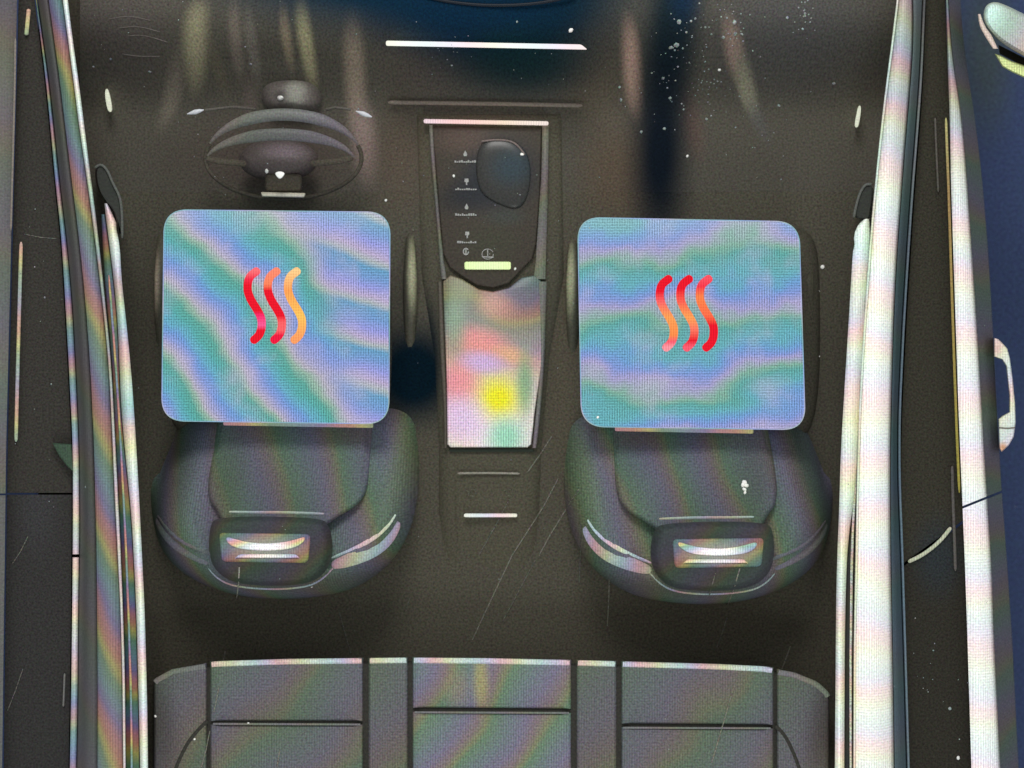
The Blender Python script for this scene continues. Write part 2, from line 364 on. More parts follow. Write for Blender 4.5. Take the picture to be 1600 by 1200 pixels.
def row(x, y, wd, up, strong=1):
    bm = bmesh.new()
    def poly(pts):
        a = [bm.verts.new(W(p[0], p[1], CZ+.0128)) for p in pts]; b = [bm.verts.new(W(p[0], p[1], CZ+.0145)) for p in pts]; n = len(pts)
        bm.faces.new(a); bm.faces.new(b)
        for i in range(n): bm.faces.new((a[i], a[(i+1) % n], b[(i+1) % n], b[i]))
    if up: poly([(x, y-6), (x+3, y), (x+2, y+3), (x-2, y+3), (x-3, y)])
    else: poly([(x-3, y-5), (x+3, y-5), (x+3.2, y), (x+1, y+1), (x+1, y+5), (x-1, y+5), (x-1, y+1), (x-3.2, y)])
    k = int(wd/3.4)
    for i in range(k):
        gx = x-wd/2+i*3.4+.3; h = random.choice((2, 3, 3.6)); poly([(gx, y+13-h), (gx+2.6, y+13-h), (gx+2.6, y+13), (gx, y+13)])
    build('gear_symbol', bm, m_gl, con, smooth=False)
row(727,241,34,True); row(729,284,36,False); row(729,324,36,True); row(730,367,32,False)
bm = tube([W(728+4*math.cos(a), 393+5*math.sin(a), CZ+.014) for a in [k*2*math.pi/12 for k in range(12)]], .0012)
tube([W(728, 388, CZ+.014), W(728, 398, CZ+.014)], .0012, bm=bm); build('gear_symbol', bm, m_gl, con)
bm = tube([W(762+9*math.cos(a), 397+8*math.sin(a), CZ+.014) for a in [k*2*math.pi/16 for k in range(16)]], .0007)
tube([W(762, 390, CZ+.014), W(762, 400, CZ+.014)], .001, bm=bm); tube([W(753, 401, CZ+.014), W(771, 402, CZ+.014)], .0012, bm=bm); build('park_symbol', bm, m_gl, con)
m_kn = mat('knob_glass', (50,50,48), o_, CZ, blobs=[(800,262,44,38,15,(42,58,66),.9)], rough=.3, spec=.3, grain=.14)
kn = build('gear_selector', prism(smooth_loop([(752,218),(790,214),(818,228),(830,256),(828,300),(812,330),(775,318),(748,300),(742,255)], 3), CZ+.0122, CZ+.021, rings(22, 6, side=.1), R=48), m_kn, con)
build('selector_highlight', ptube([(752,221),(775,218),(798,220),(810,228),(820,242)], CZ+.0185, 1.5), mat('sel_highlight', (116,104,100), o_, CZ, grain=.1), kn)  # pale arc stands in for the highlight on the knob
# iridescent panel
m_ir = mat('iridescent_panel', (150,142,128), o_, CZ, moire=(.16, VIV_RAMP, -.003, .0085, 1.5, .009, .35), stripe=.24, grain=.10, rough=.4, spec=.35,
  grey=[(436,(84,84,70)),(480,(116,104,92)),(540,(162,138,130)),(600,(216,190,190)),(650,(250,228,224)),(700,(252,240,232))],
  blobs=[(778,622,54,48,0,(240,232,20),1.0),(716,600,46,50,10,(240,140,150),.8),(752,535,62,30,-14,(240,150,140),.75),(800,555,40,18,-14,(236,180,128),.7),(790,682,40,42,0,(130,214,176),.8),(722,655,50,46,0,(232,200,238),.8),(755,567,46,22,-10,(206,176,224),.8),(820,600,18,70,0,(104,166,116),.7),(710,510,24,60,0,(128,160,128),.7),(715,450,40,30,0,(110,128,92),.7),(775,480,40,26,-8,(192,140,128),.7)])
build('pale_panel', prism([(692,440),(704,430),(722,436),(748,452),(770,456),(795,450),(815,434),(836,430),(848,442),(848,560),(836,640),(830,694),(824,699),(704,699),(699,694),(698,600)], CZ+.002, CZ+.016, rings(2, 3, side=.5)), m_ir, con)
build('side_trim', strip([(440,840),(560,846),(640,838),(700,832)], [(440,854),(560,851),(640,845),(700,838)], 440, 700, CZ+.014, .004, .02, n=6), m_fr, con)
build('side_trim', strip([(440,684),(560,688),(640,694),(700,694)], [(440,690),(560,695),(640,698),(700,698)], 440, 700, CZ+.012, .003, .02, n=6), m_fr2, con)
m_dark = mat('shadow_gap', (30,40,30), o_, CZ, grain=.1)
build('rear_step', prism(rect(702,702,834,706,1.5,3), CZ+.001, CZ+.006), m_dark, con)
build('rear_line', ptube([(715,739.5),(765,739),(812,740)], CZ+.006, 1.7), mat('line_grey', (142,138,126), o_, CZ, stripe=.1, grain=.1), con)
build('rear_button_bar', prism(rect(725,802.5,808,808,2.5,4), CZ+.001, CZ+.014, rings(1)), mat('bar_white', (244,238,238), o_, CZ, moire=(.4, WARM_RAMP, .012, 0, .2, .01, .1), stripe=.1, grain=.03, emit=.95), con)
for cx in (736, 795):
    bm = None
    for q in ([(-8,-4),(-3,-2),(-4,4)], [(0,-5),(6,-5),(7,2)], [(-1,4),(5,6)]):
        bm = tube([W(cx+p[0], 770+p[1], CZ+.001) for p in q], .0008, bm=bm)
    build('faint_symbol', bm, mat('faint', (92,92,82), o_, CZ, grain=.12), con)

# ------------------------------------------------------------------ front seats
def lean(bm):
    for v in bm.verts:
        y = 600 - v.co.y/sc(v.co.z)
        if v.co.z > .35: v.co.z -= .16*(1-sst(650, 850, y))*min(1, (v.co.z-.35)/.1)
    return bm
def seat(mir, dy, ph, label, warm):
    MX = lambda x: 1536-x if mir else x
    t = thing('front_seat', MX(440), 560+dy, .3, label, 'seat', 'front seats seen from above')
    o_ = parent_loc(t); mo = lambda s, p=0: (s, SEAT_RAMP, .0105, -.003, .9, .004, ph+p)
    def P(pts): return [(MX(x), y+dy) for x, y in pts]
    m_cu = mat('cushion', (76,73,63), o_, .4, rough=.85, spec=.08, grain=.16)
    build('cushion', prism(P(smooth_loop([(262,360),(300,345),(560,345),(600,360),(612,420),(612,640),(590,690),(290,690),(256,640),(254,430)], 2)), .30, .40, rings(36, 6, side=.61), R=200), m_cu, t)
    build('cushion_top', prism(P(rect(285,365,585,640,30)), .38, .505, rings(10, 4, side=.8)), m_cu, t)
    m_bo = mat('bolster', (72,70,58), o_, .36, blobs=[(MX(646),430+dy,10,70,0*(-1 if mir else 1),(156,156,124),.9),(MX(247),440+dy,10,60,0*(-1 if mir else 1),(176,160,140),.9)], stripe=.06, rough=.6, grain=.14)  # pale blobs paint the shine along the bolsters
    m_bh = m_bo
    for x in (641, 274 if mir else 252):
        build('bolster', tube([W(MX(x), y+dy, .370+h) for q, y, h in ((0,350,-.05),(0,380,0),(0,430,.012),(0,480,.008),(0,540,-.02),(0,600,-.05))], [.004,.010,.015,.015,.011,.004]), m_bo, t)
    # backrest
    out = smooth_loop([(238,640),(300,622),(600,622),(652,640),(657,690),(654,770),(642,830),(612,880),(566,914),(520,930),(440,938),(360,930),(300,906),(258,872),(238,820),(230,740)], 3)
    m_bk = mat('backrest', (72,76,70), o_, .6, moire=mo(.5), stripe=.14, rough=.6, spec=.2, grain=.16,
      blobs=[(MX(625),730+dy,34,130,-10*(-1 if mir else 1),(96,112,84),.7),(MX(470),915+dy,190,34,0*(-1 if mir else 1),(74,72,66),.7),(MX(270),740+dy,30,120,0*(-1 if mir else 1),(86,82,92),.5)])
    bk = build('backrest', lean(prism(P(out), .34, .60, rings(56, 9, side=.08), R=200)), m_bk, t)
    # centre panel and groove
    pan = smooth_loop([(316,652),(330,640),(560,640),(572,652),(572,760),(560,790),(520,812),(500,830),(350,830),(336,800),(316,780),(310,720)], 2)
    m_pn = mat('panel', (66,70,68), o_, .62, moire=mo(.42, .3), stripe=.12, rough=.7, grain=.16, blobs=[(MX(345),740+dy,40,100,0*(-1 if mir else 1),(66,78,58),.4),(MX(540),680+dy,60,30,0*(-1 if mir else 1),(80,64,56),.4)])
    build('centre_panel', lean(prism(P(pan), .575, .612, rings(8, 4, side=.4))), m_pn, t)
    m_gr = mat('groove', (40,40,40), o_, .62, grain=.14)
    drape('seam_line', P([(358,800),(400,801),(450,801),(506,803)]), 2.4, mat('seam', (132,136,130), o_, .62, moire=(.3, WARM_RAMP, .01, 0, .2, .01, .3), grain=.08, stripe=.08), t, .6)
    # rim highlights, painted as pale strips draped on the backrest
    bright, dim = ((0, 1) if warm else (1, 0))
    m_pi = mat('rim_highlight_bright', (146,152,156), o_, .62, moire=(.45, WARM_RAMP, .012, .004, .4, .01, .2+ph), stripe=.12, grain=.1)
    m_pd = mat('rim_highlight_dim', (92,92,98), o_, .62, moire=(.25, SEAT_RAMP, .01, .01, .4, .01, .2), stripe=.1, grain=.12)
    right = P([(518,872),(545,862),(580,844),(604,824),(618,804)]); left = P([(246,806),(262,826),(285,846),(312,858),(334,868)])
    drape('rim_highlight', right, 3.6, m_pi, t, ends=.1, flat=.35)
    drape('rim_highlight', left, 4, m_pd, t, ends=.1, flat=.3)
    m_p3 = mat('highlight_piping_soft', (90,88,92), o_, .6, moire=(.35, WARM_RAMP, .012, .004, .4, .01, .5+ph), stripe=.12, grain=.1)
    drape('rim_highlight_band', P([(518,884),(550,874),(586,858),(608,838),(622,815)]), 12, m_p3, t, ends=.1, flat=.28)
    drape('rim_highlight_band', P([(244,812),(260,836),(285,858),(326,880)]), 9, m_pd, t, ends=.1, flat=.28)
    drape('rear_piping', P([(326,888),(338,902),(360,914),(400,919),(440,920),(480,916),(502,906),(520,888)]), 2.2, m_p3, t, ends=.4)
    # headrest
    hr = smooth_loop([(338,806),(500,808),(516,822),(521,862),(511,892),(488,911),(440,916),(380,914),(346,902),(326,874),(327,824)], 3)
    m_hr = mat('headrest', (34,34,31), o_, .67, moire=(.18, SEAT_RAMP, .01, .01, .4, .01, ph), rough=.7, stripe=.05, grain=.15)
    h = build('headrest', prism(P(hr), .58, .67, rings(14, 6, side=.3), R=75), m_hr, t)
    m_hp = mat('headrest_highlight', (72,70,60), o_, .67, moire=(.22, VIV_RAMP, .011, .014, .3, .01, ph+.25), stripe=.14, rough=.5, grain=.1,
      blobs=[(MX(414),855+dy,74,26,0,(150,150,140),.9)])  # pale blob paints the headrest highlight into the plate's colour
    build('highlight_plate', prism(P(quad_round((342,832),(486,834),(482,880),(346,878),8,4)), .665, .674, rings(4, 4, side=.2)), m_hp, h)
    m_hw = mat('headrest_highlight_core', (170,170,160), o_, .68, moire=(.55, VIV_RAMP, .011, .03, .3, .01, ph+.1), stripe=.18, rough=.35, spec=.5, grain=.08,
      blobs=[(MX(415),855+dy,52,12,0,(255,252,255),1.0),(MX(415),870+dy,50,8,0,(250,240,240),.8)])  # bright bands paint the core of the headrest highlight
    build('highlight_band', prism(P(smooth_loop([(352,838),(370,843),(385,847),(415,850),(445,847),(462,843),(478,838),(474,848),(456,858),(415,861),(374,858),(356,850)], 2)), .672, .677, rings(2, 3)), m_hw, h)
    build('highlight_band', prism(P(quad_round((374,866),(462,866),(470,873),(366,873),3,4)), .672, .676, rings(1.5, 3)), m_hw, h)
    return t
seat(False, 0, 0.0, 'front seat behind the steering wheel, with a short scratch by its headrest', True)
seat(True, 8, 0.37, 'front seat on the passenger side, with a white crumb on its backrest', False)

# ------------------------------------------------------------------ heated seat tiles
def tile(corners, label, iconxy, gaps, ramps, kind):
    cx = sum(c[0] for c in corners)/4; cy = sum(c[1] for c in corners)/4; z = .535
    t = thing('seat_heating_tile', cx, cy, z-.02, label, 'lit tile', 'heated seat tiles')
    o_ = parent_loc(t); zt = z+.02
    m = bpy.data.materials.new('tile_glow'); m.use_nodes = True; n = N(m)
    s = sc(zt); tc = n.n('ShaderNodeTexCoord').outputs['Object']
    p = n.vm('ADD', n.vm('MULTIPLY', n.vm('ADD', tc, tuple(o_)), (1/s, -1/s, 0)), (800-corners[0][0], 600-corners[0][1], 0))
    sep = n.n('ShaderNodeSeparateXYZ', {0: p}); X, Y = sep.outputs[0], sep.outputs[1]
    nz = n.n('ShaderNodeTexNoise', {'Vector': p, 'Scale': .0062, 'Detail': 1.0}).outputs[0]
    nf = n.n('ShaderNodeTexNoise', {'Vector': p, 'Scale': .03, 'Detail': 3.0}).outputs[0]
    nz = n.math('MULTIPLY_ADD', nf, .22, nz)
    if kind == 0:
        a = n.math('MULTIPLY_ADD', Y, 1/118, n.math('MULTIPLY', X, -.0066)); a = n.math('MULTIPLY_ADD', nz, .95, a)
        a = n.math('MULTIPLY_ADD', n.math('MULTIPLY', X, Y), -1.1e-5, a); a = n.math('FRACT', n.math('ADD', a, 10.32))
        b = n.math('MULTIPLY_ADD', Y, 1/68, n.math('MULTIPLY', X, -.0048)); b = n.math('MULTIPLY_ADD', nz, .5, b); b = n.math('FRACT', n.math('ADD', b, 10.98))
        k = n.sstep(n.math('MULTIPLY_ADD', Y, -.22, X), 185, 262)
        col = n.mix(k, n.ramp(a, TILE_RAMP), n.ramp(b, [(0, lin(92,150,190)), (.25, lin(112,146,206)), (.5, lin(152,146,222)), (.72, lin(190,164,200)), (.86, lin(176,180,176)), (1, lin(92,150,190))]))
    else:
        a = n.math('MULTIPLY_ADD', Y, 1/104, n.math('MULTIPLY', X, .0006)); a = n.math('MULTIPLY_ADD', nz, 1.5, a)
        nz2 = n.n('ShaderNodeTexNoise', {'Vector': n.vm('MULTIPLY', p, (.5, 1.3, 1)), 'Scale': .013, 'Detail': 1.0}).outputs[0]
        a = n.math('MULTIPLY_ADD', nz2, .5, a); a = n.math('FRACT', n.math('ADD', a, 10.1))
        col = n.ramp(a, [(0, lin(82,160,146)), (.2, lin(92,168,178)), (.38, lin(104,150,206)), (.52, lin(128,142,212)), (.66, lin(168,152,200)), (.78, lin(156,166,172)), (.88, lin(122,170,140)), (1, lin(82,160,146))])
    pk = n.sstep(n.n('ShaderNodeTexNoise', {'Vector': p, 'Scale': .012, 'Detail': 3.0}).outputs[0], .46, .72, 0, .45)
    col = n.mix(pk, n.mix(.2, col, lin(108,160,184)), lin(186,176,206))
    # broad pale wash towards the top edge, as on the lit panel
    col = n.mix(n.sstep(Y, 0, 60, .22, 0.0), col, lin(190,206,214))
    # display pixel lattice
    sx = n.math('SINE', n.math('MULTIPLY', X, 2*math.pi/3.9)); sy = n.math('SINE', n.math('MULTIPLY', Y, 2*math.pi/4.3))
    sel = n.sstep(n.n('ShaderNodeTexNoise', {'Vector': p, 'Scale': .014, 'Detail': 1.0}).outputs[0], .4, .6)
    f = n.math('ADD', n.math('MULTIPLY', sx, n.math('MULTIPLY_ADD', sel, .24, .10)), n.math('MULTIPLY', sy, n.math('MULTIPLY_ADD', sel, -.14, .20)))
    g = n.n('ShaderNodeTexNoise', {'Vector': p, 'Scale': .4, 'Detail': 2.0, 'Roughness': .7}).outputs[0]
    f = n.math('ADD', n.math('ADD', f, 1.0), n.math('MULTIPLY_ADD', g, 1.8, -.9))
    col = n.mix(1.0, col, n.n('ShaderNodeCombineColor', {0: f, 1: f, 2: f}).outputs[0], 'MULTIPLY')
    b = n.n('ShaderNodeBsdfPrincipled', {'Base Color': (.02, .02, .02, 1), 'Roughness': .5, 'Specular IOR Level': .1, 'Emission Color': col, 'Emission Strength': 1.0})
    n.t.links.new(b.outputs[0], n.n('ShaderNodeOutputMaterial').inputs[0])
    build('face', prism(quad_round(*corners, 34, 10), z-.02, zt, rings(1.5, 3, side=.9)), m, t)
    # pale edge of the panel
    e = quad_round(*corners, 34, 10); e.append(e[0])
    m_e = mat('tile_edge', (168,186,214), o_, zt, moire=(.5, TILE_RAMP, .006, .006, .4, .01, .2), stripe=.06, grain=.06, emit=1.0)
    build('edge', tube([W(p_[0], p_[1], zt-.003) for p_ in e], .0016, seg=8), m_e, t)
    m_l = mat('tile_lip', (150,140,132), o_, zt, moire=(.4, VIV_RAMP, .006, 0, .3, .01, .3+kind*.3), stripe=.08, grain=.08, emit=.7)
    bx = corners[3][0]
    lx0, lx1 = (bx+96, bx+330) if kind == 0 else (bx+52, bx+268)
    yb = (corners[3][1]+corners[2][1])/2
    build('bottom_lip', prism(quad_round((lx0, yb-3), (lx1, yb+1), (lx1, yb+9), (lx0, yb+5), 2, 3), z-.04, z-.022), m_l, t)
    base = [(400.6,423),(388.5,432),(386,452),(392,468),(402,483),(409,497),(409,512),(405,523),(397,530)]
    x0, y0 = iconxy
    for i, g_ in enumerate(gaps):
        pts = [(x-386+x0+g_, y-423+y0) for x, y in base]
        q = smooth_loop(pts, 3, False); nn = len(q)
        e0 = Vector(q[0])-Vector(q[1]); e1 = Vector(q[-1])-Vector(q[-2]); e0.normalize(); e1.normalize()
        cap = [(0.0, 1.0), (2.2, .93), (4.0, .78), (5.4, .5), (6.0, .2)]
        q = [tuple(Vector(q[0])+e0*a) for a, _ in cap[:0:-1]] + q + [tuple(Vector(q[-1])+e1*a) for a, _ in cap[1:]]; nn = len(q)
        path = [W(p_[0], p_[1], zt+.002) for p_ in q]
        wd = [6.5*sc(zt)*(cap[4-k][1] if k < 4 else (cap[k-nn+5][1] if k > nn-5 else 1)) for k in range(nn)]
        mw = mat('wave_glow', (255,80,80), o_, zt, grey=[(y0+yy, c_) for yy, c_ in ramps[i]], stripe=.16, grain=.02, emit=1.0, spec=0.0)
        build('heat_wave', tube(path, wd, flat=.35, seg=12), mw, t)
R_, S_, O_, Y_ = (236,0,34), (255,112,118), (255,160,84), (255,196,92)
tile([(257,328),(609,332),(607,662),(253,657)], 'glowing rounded tile with diagonal green and blue bands, heat icon fading red to yellow', (386,424), (0,31.5,63),
     [[(0,S_),(12,(246,40,70)),(22,R_),(62,R_),(70,(252,40,110)),(84,(252,90,150)),(92,R_),(104,R_)],
      [(0,(255,140,110)),(20,(255,132,90)),(30,R_),(70,R_),(80,(255,96,100)),(92,(255,100,104)),(100,(240,10,60))],
      [(0,(255,206,140)),(30,O_),(70,Y_),(104,(255,160,96))]], 0)
tile([(903,340),(1248,347),(1258,671),(909,666)], 'glowing rounded tile with level teal and lilac bands, all heat waves red and orange', (1030,436), (0,32,62.5),
     [[(0,R_),(20,R_),(36,(255,100,100)),(60,O_),(88,(255,140,72)),(98,(255,90,110)),(106,(255,150,160))],
      [(0,R_),(16,R_),(36,(255,96,80)),(60,O_),(78,(255,120,96)),(96,R_),(106,(255,90,110))],
      [(0,(255,80,96)),(12,(248,50,70)),(28,(255,130,70)),(56,(255,110,70)),(72,R_),(106,R_)]], 1)

# ------------------------------------------------------------------ rear bench
rb = thing('rear_bench', 768, 1120, .03, 'grey stitched rear bench seat along the bottom with five upper panels and bright front edges', 'bench seat')
o_ = parent_loc(rb); BZ = .5
m_b0 = mat('bench_base', (50,49,44), o_, BZ, grain=.15, rough=.8)
m_bs = mat('bench_side', (84,82,75), o_, BZ, moire=(.3, SEAT_RAMP, .006, .004, .6, .006, .1), stripe=.12, rough=.65, grain=.16, blobs=[(245,1120,46,120,10,(60,56,50),.7),(1290,1120,40,120,-10,(60,56,50),.7)])
m_bl = mat('bench_panel', (85,85,80), o_, BZ, moire=(.36, SEAT_RAMP, .006, .004, .8, .006, .5), stripe=.13, rough=.65, grain=.15)
m_bc = mat('bench_centre', (112,109,104), o_, BZ, moire=(.75, SEAT_RAMP, .0098, .0065, .8, .006, .8), stripe=.16, rough=.6, grain=.14,
   blobs=[(752,1060,16,60,0,(176,168,70),.5),(715,1070,26,40,0,(150,122,108),.4)])
topc = lambda x: 1033 + 14*abs((x-790)/560)**3.2*4 if abs(x-790) > 330 else 1032 + (x-650)*.012
def top(x):
    base_ = interp([(235,1062),(270,1043),(330,1033),(450,1029),(640,1027),(760,1028),(900,1031),(1010,1034),(1120,1037),(1200,1041),(1240,1048),(1275,1062),(1300,1085)], x)
    return base_
# base body
bp = [(x, top(x)+6) for x in range(240, 1300, 20)] + [(1300, 1340), (238, 1340)]
build('base', prism(bp, .30, .521, rings(5, 3, side=.9)), m_b0, rb)
m_ed = mat('front_edge', (156,152,146), o_, BZ, moire=(.5, WARM_RAMP, .009, 0, .7, .006, .2), stripe=.14, grain=.1, rough=.45, spec=.4)  # pale tone paints the lit roll along the cushion fronts
m_ed2 = mat('front_edge_dim', (116,113,107), o_, BZ, moire=(.3, SEAT_RAMP, .009, 0, .5, .01, .2), stripe=.12, grain=.1)
def panel(x0, x1, y0f, y1, nm, mm, edge=None, z=.53, soft=4):
    xs = [x0+(x1-x0)*i/14 for i in range(15)]
    pts = [(x, y0f(x)) for x in xs] + [(x1, y1(x1)), (x0, y1(x0))]
    # even out the lower edge
    pts = [(x, y0f(x)) for x in xs] + [(x1 - (x1-x0)*i/14, y1(x1-(x1-x0)*i/14)) for i in range(15)]
    o = build(nm, prism(pts, .44, z, rings(soft, 4, side=.75)), mm, rb)
    if edge:
        q = [(x, y0f(x)+5) for x in xs]; q[0] = (x0+3, q[0][1]); q[-1] = (x1-3, q[-1][1])
        build('front_edge', tube([W(p[0], p[1], z-.002) for p in q], .006, flat=.6), edge, o)
    return o
def piping(x0, x1, y):
    build('seam_piping', tube([W(x0+3, y, .531), W((x0+x1)/2, y+.5, .532), W(x1-3, y+1, .531)], .0022), m_ed2, rb)
low = lambda x: 1340
panel(328, 568, lambda x: top(x), lambda x: 1127, 'upper_panel', m_bl, m_ed)
panel(328, 568, lambda x: 1132, low, 'lower_panel', m_bl); piping(330, 566, 1131)
panel(575, 638, top, low, 'divider_panel', m_bs, m_ed)
panel(644, 893, top, lambda x: 1106+2*(x-645)/250, 'upper_panel', m_bc, m_ed)
panel(644, 893, lambda x: 1112+2*(x-645)/250, low, 'lower_panel', m_bc); piping(645, 892, 1113)
panel(900, 964, top, low, 'divider_panel', m_bs, m_ed)
panel(970, 1209, top, lambda x: 1131+2*(x-971)/236, 'upper_panel', m_bl, m_ed)
panel(970, 1209, lambda x: 1136+2*(x-971)/236, low, 'lower_panel', m_bl); piping(971, 1207, 1137)
panel(240, 324, lambda x: top(x)+2, low, 'corner_bolster', m_bs, m_ed2)
panel(1213, 1296, lambda x: top(x)+2, low, 'corner_bolster', m_bs, m_ed2)
build('corner_seam', ptube([(324,1126),(308,1142),(292,1162),(276,1196),(262,1240)], .529, 3.4, .4), m_b0, rb)
build('corner_seam', ptube([(1212,1134),(1226,1148),(1240,1176),(1252,1210),(1262,1250)], .529, 3.4, .4), m_b0, rb)

# ------------------------------------------------------------------ left side: rail, sill strip, doors
def railmat(nm, off, z, grey, st, ramp=WARM_RAMP, ax=-.004, ay=.011, stripe=.14, ph=.2, warp=.9, **k):  # pale strips carry the rail highlights in their base colour
    return mat(nm, (200,200,200), off, z, grey=grey, moire=(st, ramp, ax, ay, warp, .006, ph), stripe=stripe, rough=k.get('rough', .5), spec=.3, grain=.08, blobs=k.get('blobs', ()))
RZ = .64
L1l = [(0,56),(50,62),(110,70),(200,79),(290,87),(370,96),(470,102),(580,108),(700,114),(830,114),(950,113),(1100,111),(1260,108)]
L1r = [(0,58),(50,65),(110,74),(200,84),(290,93),(370,103),(470,112),(580,118),(700,123),(830,124),(950,122),(1100,121),(1260,118)]
L2l = [(0,98),(60,106),(120,114),(200,124),(280,136),(340,144),(430,155),(500,163),(560,169),(650,174),(750,178),(850,183),(950,188),(1050,191),(1260,193)]
L2r = [(0,106),(60,113),(120,122),(200,132),(280,142),(340,150),(430,160),(500,167),(560,173),(650,178),(750,183),(850,188),(950,192),(1050,195),(1260,197)]
rl = thing('roof_side_rail', 150, 600, .5, 'grey side rail with diagonal painted pink and green sheen on the steering wheel side', 'side rail', 'side rails of the cabin')
o_ = parent_loc(rl)
m = railmat('rail_body_left', o_, RZ, [(0,(74,72,66)),(200,(84,82,72)),(320,(100,92,84)),(480,(106,100,94)),(620,(98,94,88)),(900,(92,88,84)),(1200,(104,94,86))], .22, VIV_RAMP, -.013, .0066, .15, .15, .5,
   blobs=[])
Bl = [(y, x+1) for y, x in L1r]; Br = [(y, x-1) for y, x in L2l]
build('rail_body', strip([(y, interp(Bl, y)*.55+interp(Br, y)*.45) for y, _ in Bl], Br, -60, 1300, RZ, .012, .5), m, rl)
m = railmat('rail_outer_left', o_, RZ, [(0,(66,64,60)),(400,(66,62,58)),(800,(62,62,58)),(1200,(74,72,72))], .12, SEAT_RAMP, -.01, .008, .06, .1, .5)
build('outer_side', strip(Bl, [(y, interp(Bl, y)*.56+interp(Br, y)*.44) for y, _ in Bl], -60, 1300, RZ-.02, .02, .5, tilt=(-.03, .012)), m, rl)
m = railmat('rail_highlight_left', o_, RZ, [(0,(236,240,240)),(200,(226,236,226)),(280,(176,200,180)),(420,(130,136,118)),(600,(180,172,160)),(800,(230,214,214)),(1200,(250,236,226))], .3, WARM_RAMP, 0, .014, .1, .3)
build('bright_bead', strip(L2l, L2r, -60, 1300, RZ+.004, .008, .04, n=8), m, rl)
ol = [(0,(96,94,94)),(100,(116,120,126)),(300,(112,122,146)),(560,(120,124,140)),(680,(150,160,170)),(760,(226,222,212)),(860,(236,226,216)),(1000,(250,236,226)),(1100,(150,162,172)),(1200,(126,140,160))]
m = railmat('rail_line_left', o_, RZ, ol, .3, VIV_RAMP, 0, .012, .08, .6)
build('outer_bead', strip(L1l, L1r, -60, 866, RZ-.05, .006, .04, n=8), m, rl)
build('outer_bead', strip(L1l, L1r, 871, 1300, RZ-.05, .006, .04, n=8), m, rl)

# inner strip left
ss = thing('sill_strip', 200, 760, .4, 'narrow strip with painted shine inside the side rail, left of the seat behind the wheel', 'trim strip', 'inner trim strips')
o_ = parent_loc(ss); SZ = .58
SLl = [(318,163),(360,168),(420,176),(500,184),(580,187),(650,190),(750,200),(800,205),(850,208),(950,213),(1100,217),(1260,220)]
SLr = [(318,168),(360,187),(420,188),(500,197),(580,205),(650,210),(750,216),(850,221),(950,226),(1100,230),(1260,232)]
m = railmat('strip_bright_left', o_, SZ, [(318,(236,222,206)),(400,(250,236,226)),(440,(150,176,160)),(520,(170,190,176)),(560,(210,190,180)),(640,(150,196,176)),(700,(244,240,200)),(760,(255,252,246)),(1200,(255,255,248))], .5, WARM_RAMP, 0, .009, .08, .05)
build('bright_edge', strip(SLl, SLr, 318, 1300, SZ+.01, .010, .05, n=8), m, ss)
dl = [(y, x-1) for y, x in [(330,159),(430,164),(560,176),(650,180),(750,185),(850,190),(950,194),(1050,197),(1300,199)]]
m = railmat('strip_dark_left', o_, SZ, [(318,(60,58,52)),(500,(92,88,80)),(640,(110,90,80)),(760,(46,60,60)),(850,(44,48,54)),(1200,(46,42,40))], .25, VIV_RAMP, 0, .01, .06, .5)
build('dark_channel', strip(dl, [(y, x-1.5) for y, x in SLl], 335, 1300, SZ, .004, .05, n=6), m, ss)
build('thin_line', ptube([(170,430),(180,560),(186,650),(192,760),(197,860),(202,1000),(205,1100),(206,1290)], SZ+.008, 1.8, ends=True), mat('thin_line_left', (150,140,132), o_, SZ, moire=(.5, VIV_RAMP, 0, .01, .3, .01, .1), stripe=.1, grain=.1), ss)

# doors
def door(nm, outl, label, cat, z, skinL, skinR, ya, yb, pl, pr, mats, cut=None, off=(0,0)):
    pass
DOORZ = .55
def dthing(px, py, label): return thing('car_door', px, py, .1, label, 'car door', 'car doors')
# left front door
dlA = [(0,28),(50,27),(250,22),(700,11),(1260,4)]
def pan_strip(parent, nm, l, r, ya, yb, z, m, dome=.004, thick=.3, cut=None): return build(nm, strip(l, r, ya, yb, z, dome, thick, cut=cut), m, parent)
Linner = [(y, x-2) for y, x in L1l]
dk = (56,54,50)
dfl = dthing(40, 400, 'dark front door beside the driver with two thin pale lines on its top'); o_ = parent_loc(dfl)
m = mat('door_panel_dark', dk, o_, DOORZ, rough=.85, spec=.06, grain=.16)
pan_strip(dfl, 'inner_panel', [(y, x+1) for y, x in dlA], Linner, -60, 770, DOORZ, m)
m = mat('door_skin', (86,84,80), o_, DOORZ, moire=(.2, SEAT_RAMP, 0, .006, .5, .01, .2), stripe=.05, grain=.1, grey=[(0,(74,70,66)),(120,(96,88,82)),(350,(92,90,86)),(600,(96,98,96)),(770,(96,92,86))])
pan_strip(dfl, 'outer_skin', [(0,-40),(1260,-70)], [(y, x-1.5) for y, x in dlA], -60, 771, DOORZ+.02, m, dome=.012)
mp = mat('door_line', (168,160,140), o_, DOORZ, grain=.1, moire=(.3, VIV_RAMP, 0, .008, .3, .01, .4), stripe=.08)
build('pale_line', ptube([(33,378),(31,450),(28,560),(26,640),(25,690)], DOORZ+.012, 2.8, .6), mp, dfl)
build('pale_line', ptube([(45,14),(43,35),(41,55)], DOORZ+.012, 3.2, .6), mp, dfl)
build('edge_line', ptube([(24,60),(23,140),(20,250),(17,360)], DOORZ+.036, 1.6, .6), mat('edge_dim', (124,116,108), o_, DOORZ, grain=.1), dfl)
drl = dthing(50, 1000, 'dark rear door along the lower left edge, scratched and plain'); o_ = parent_loc(drl)
m = mat('door_panel_dark', (52,51,50), o_, DOORZ, rough=.85, spec=.06, grain=.16, blobs=[(60,790,40,100,0,(60,60,62),.6)])
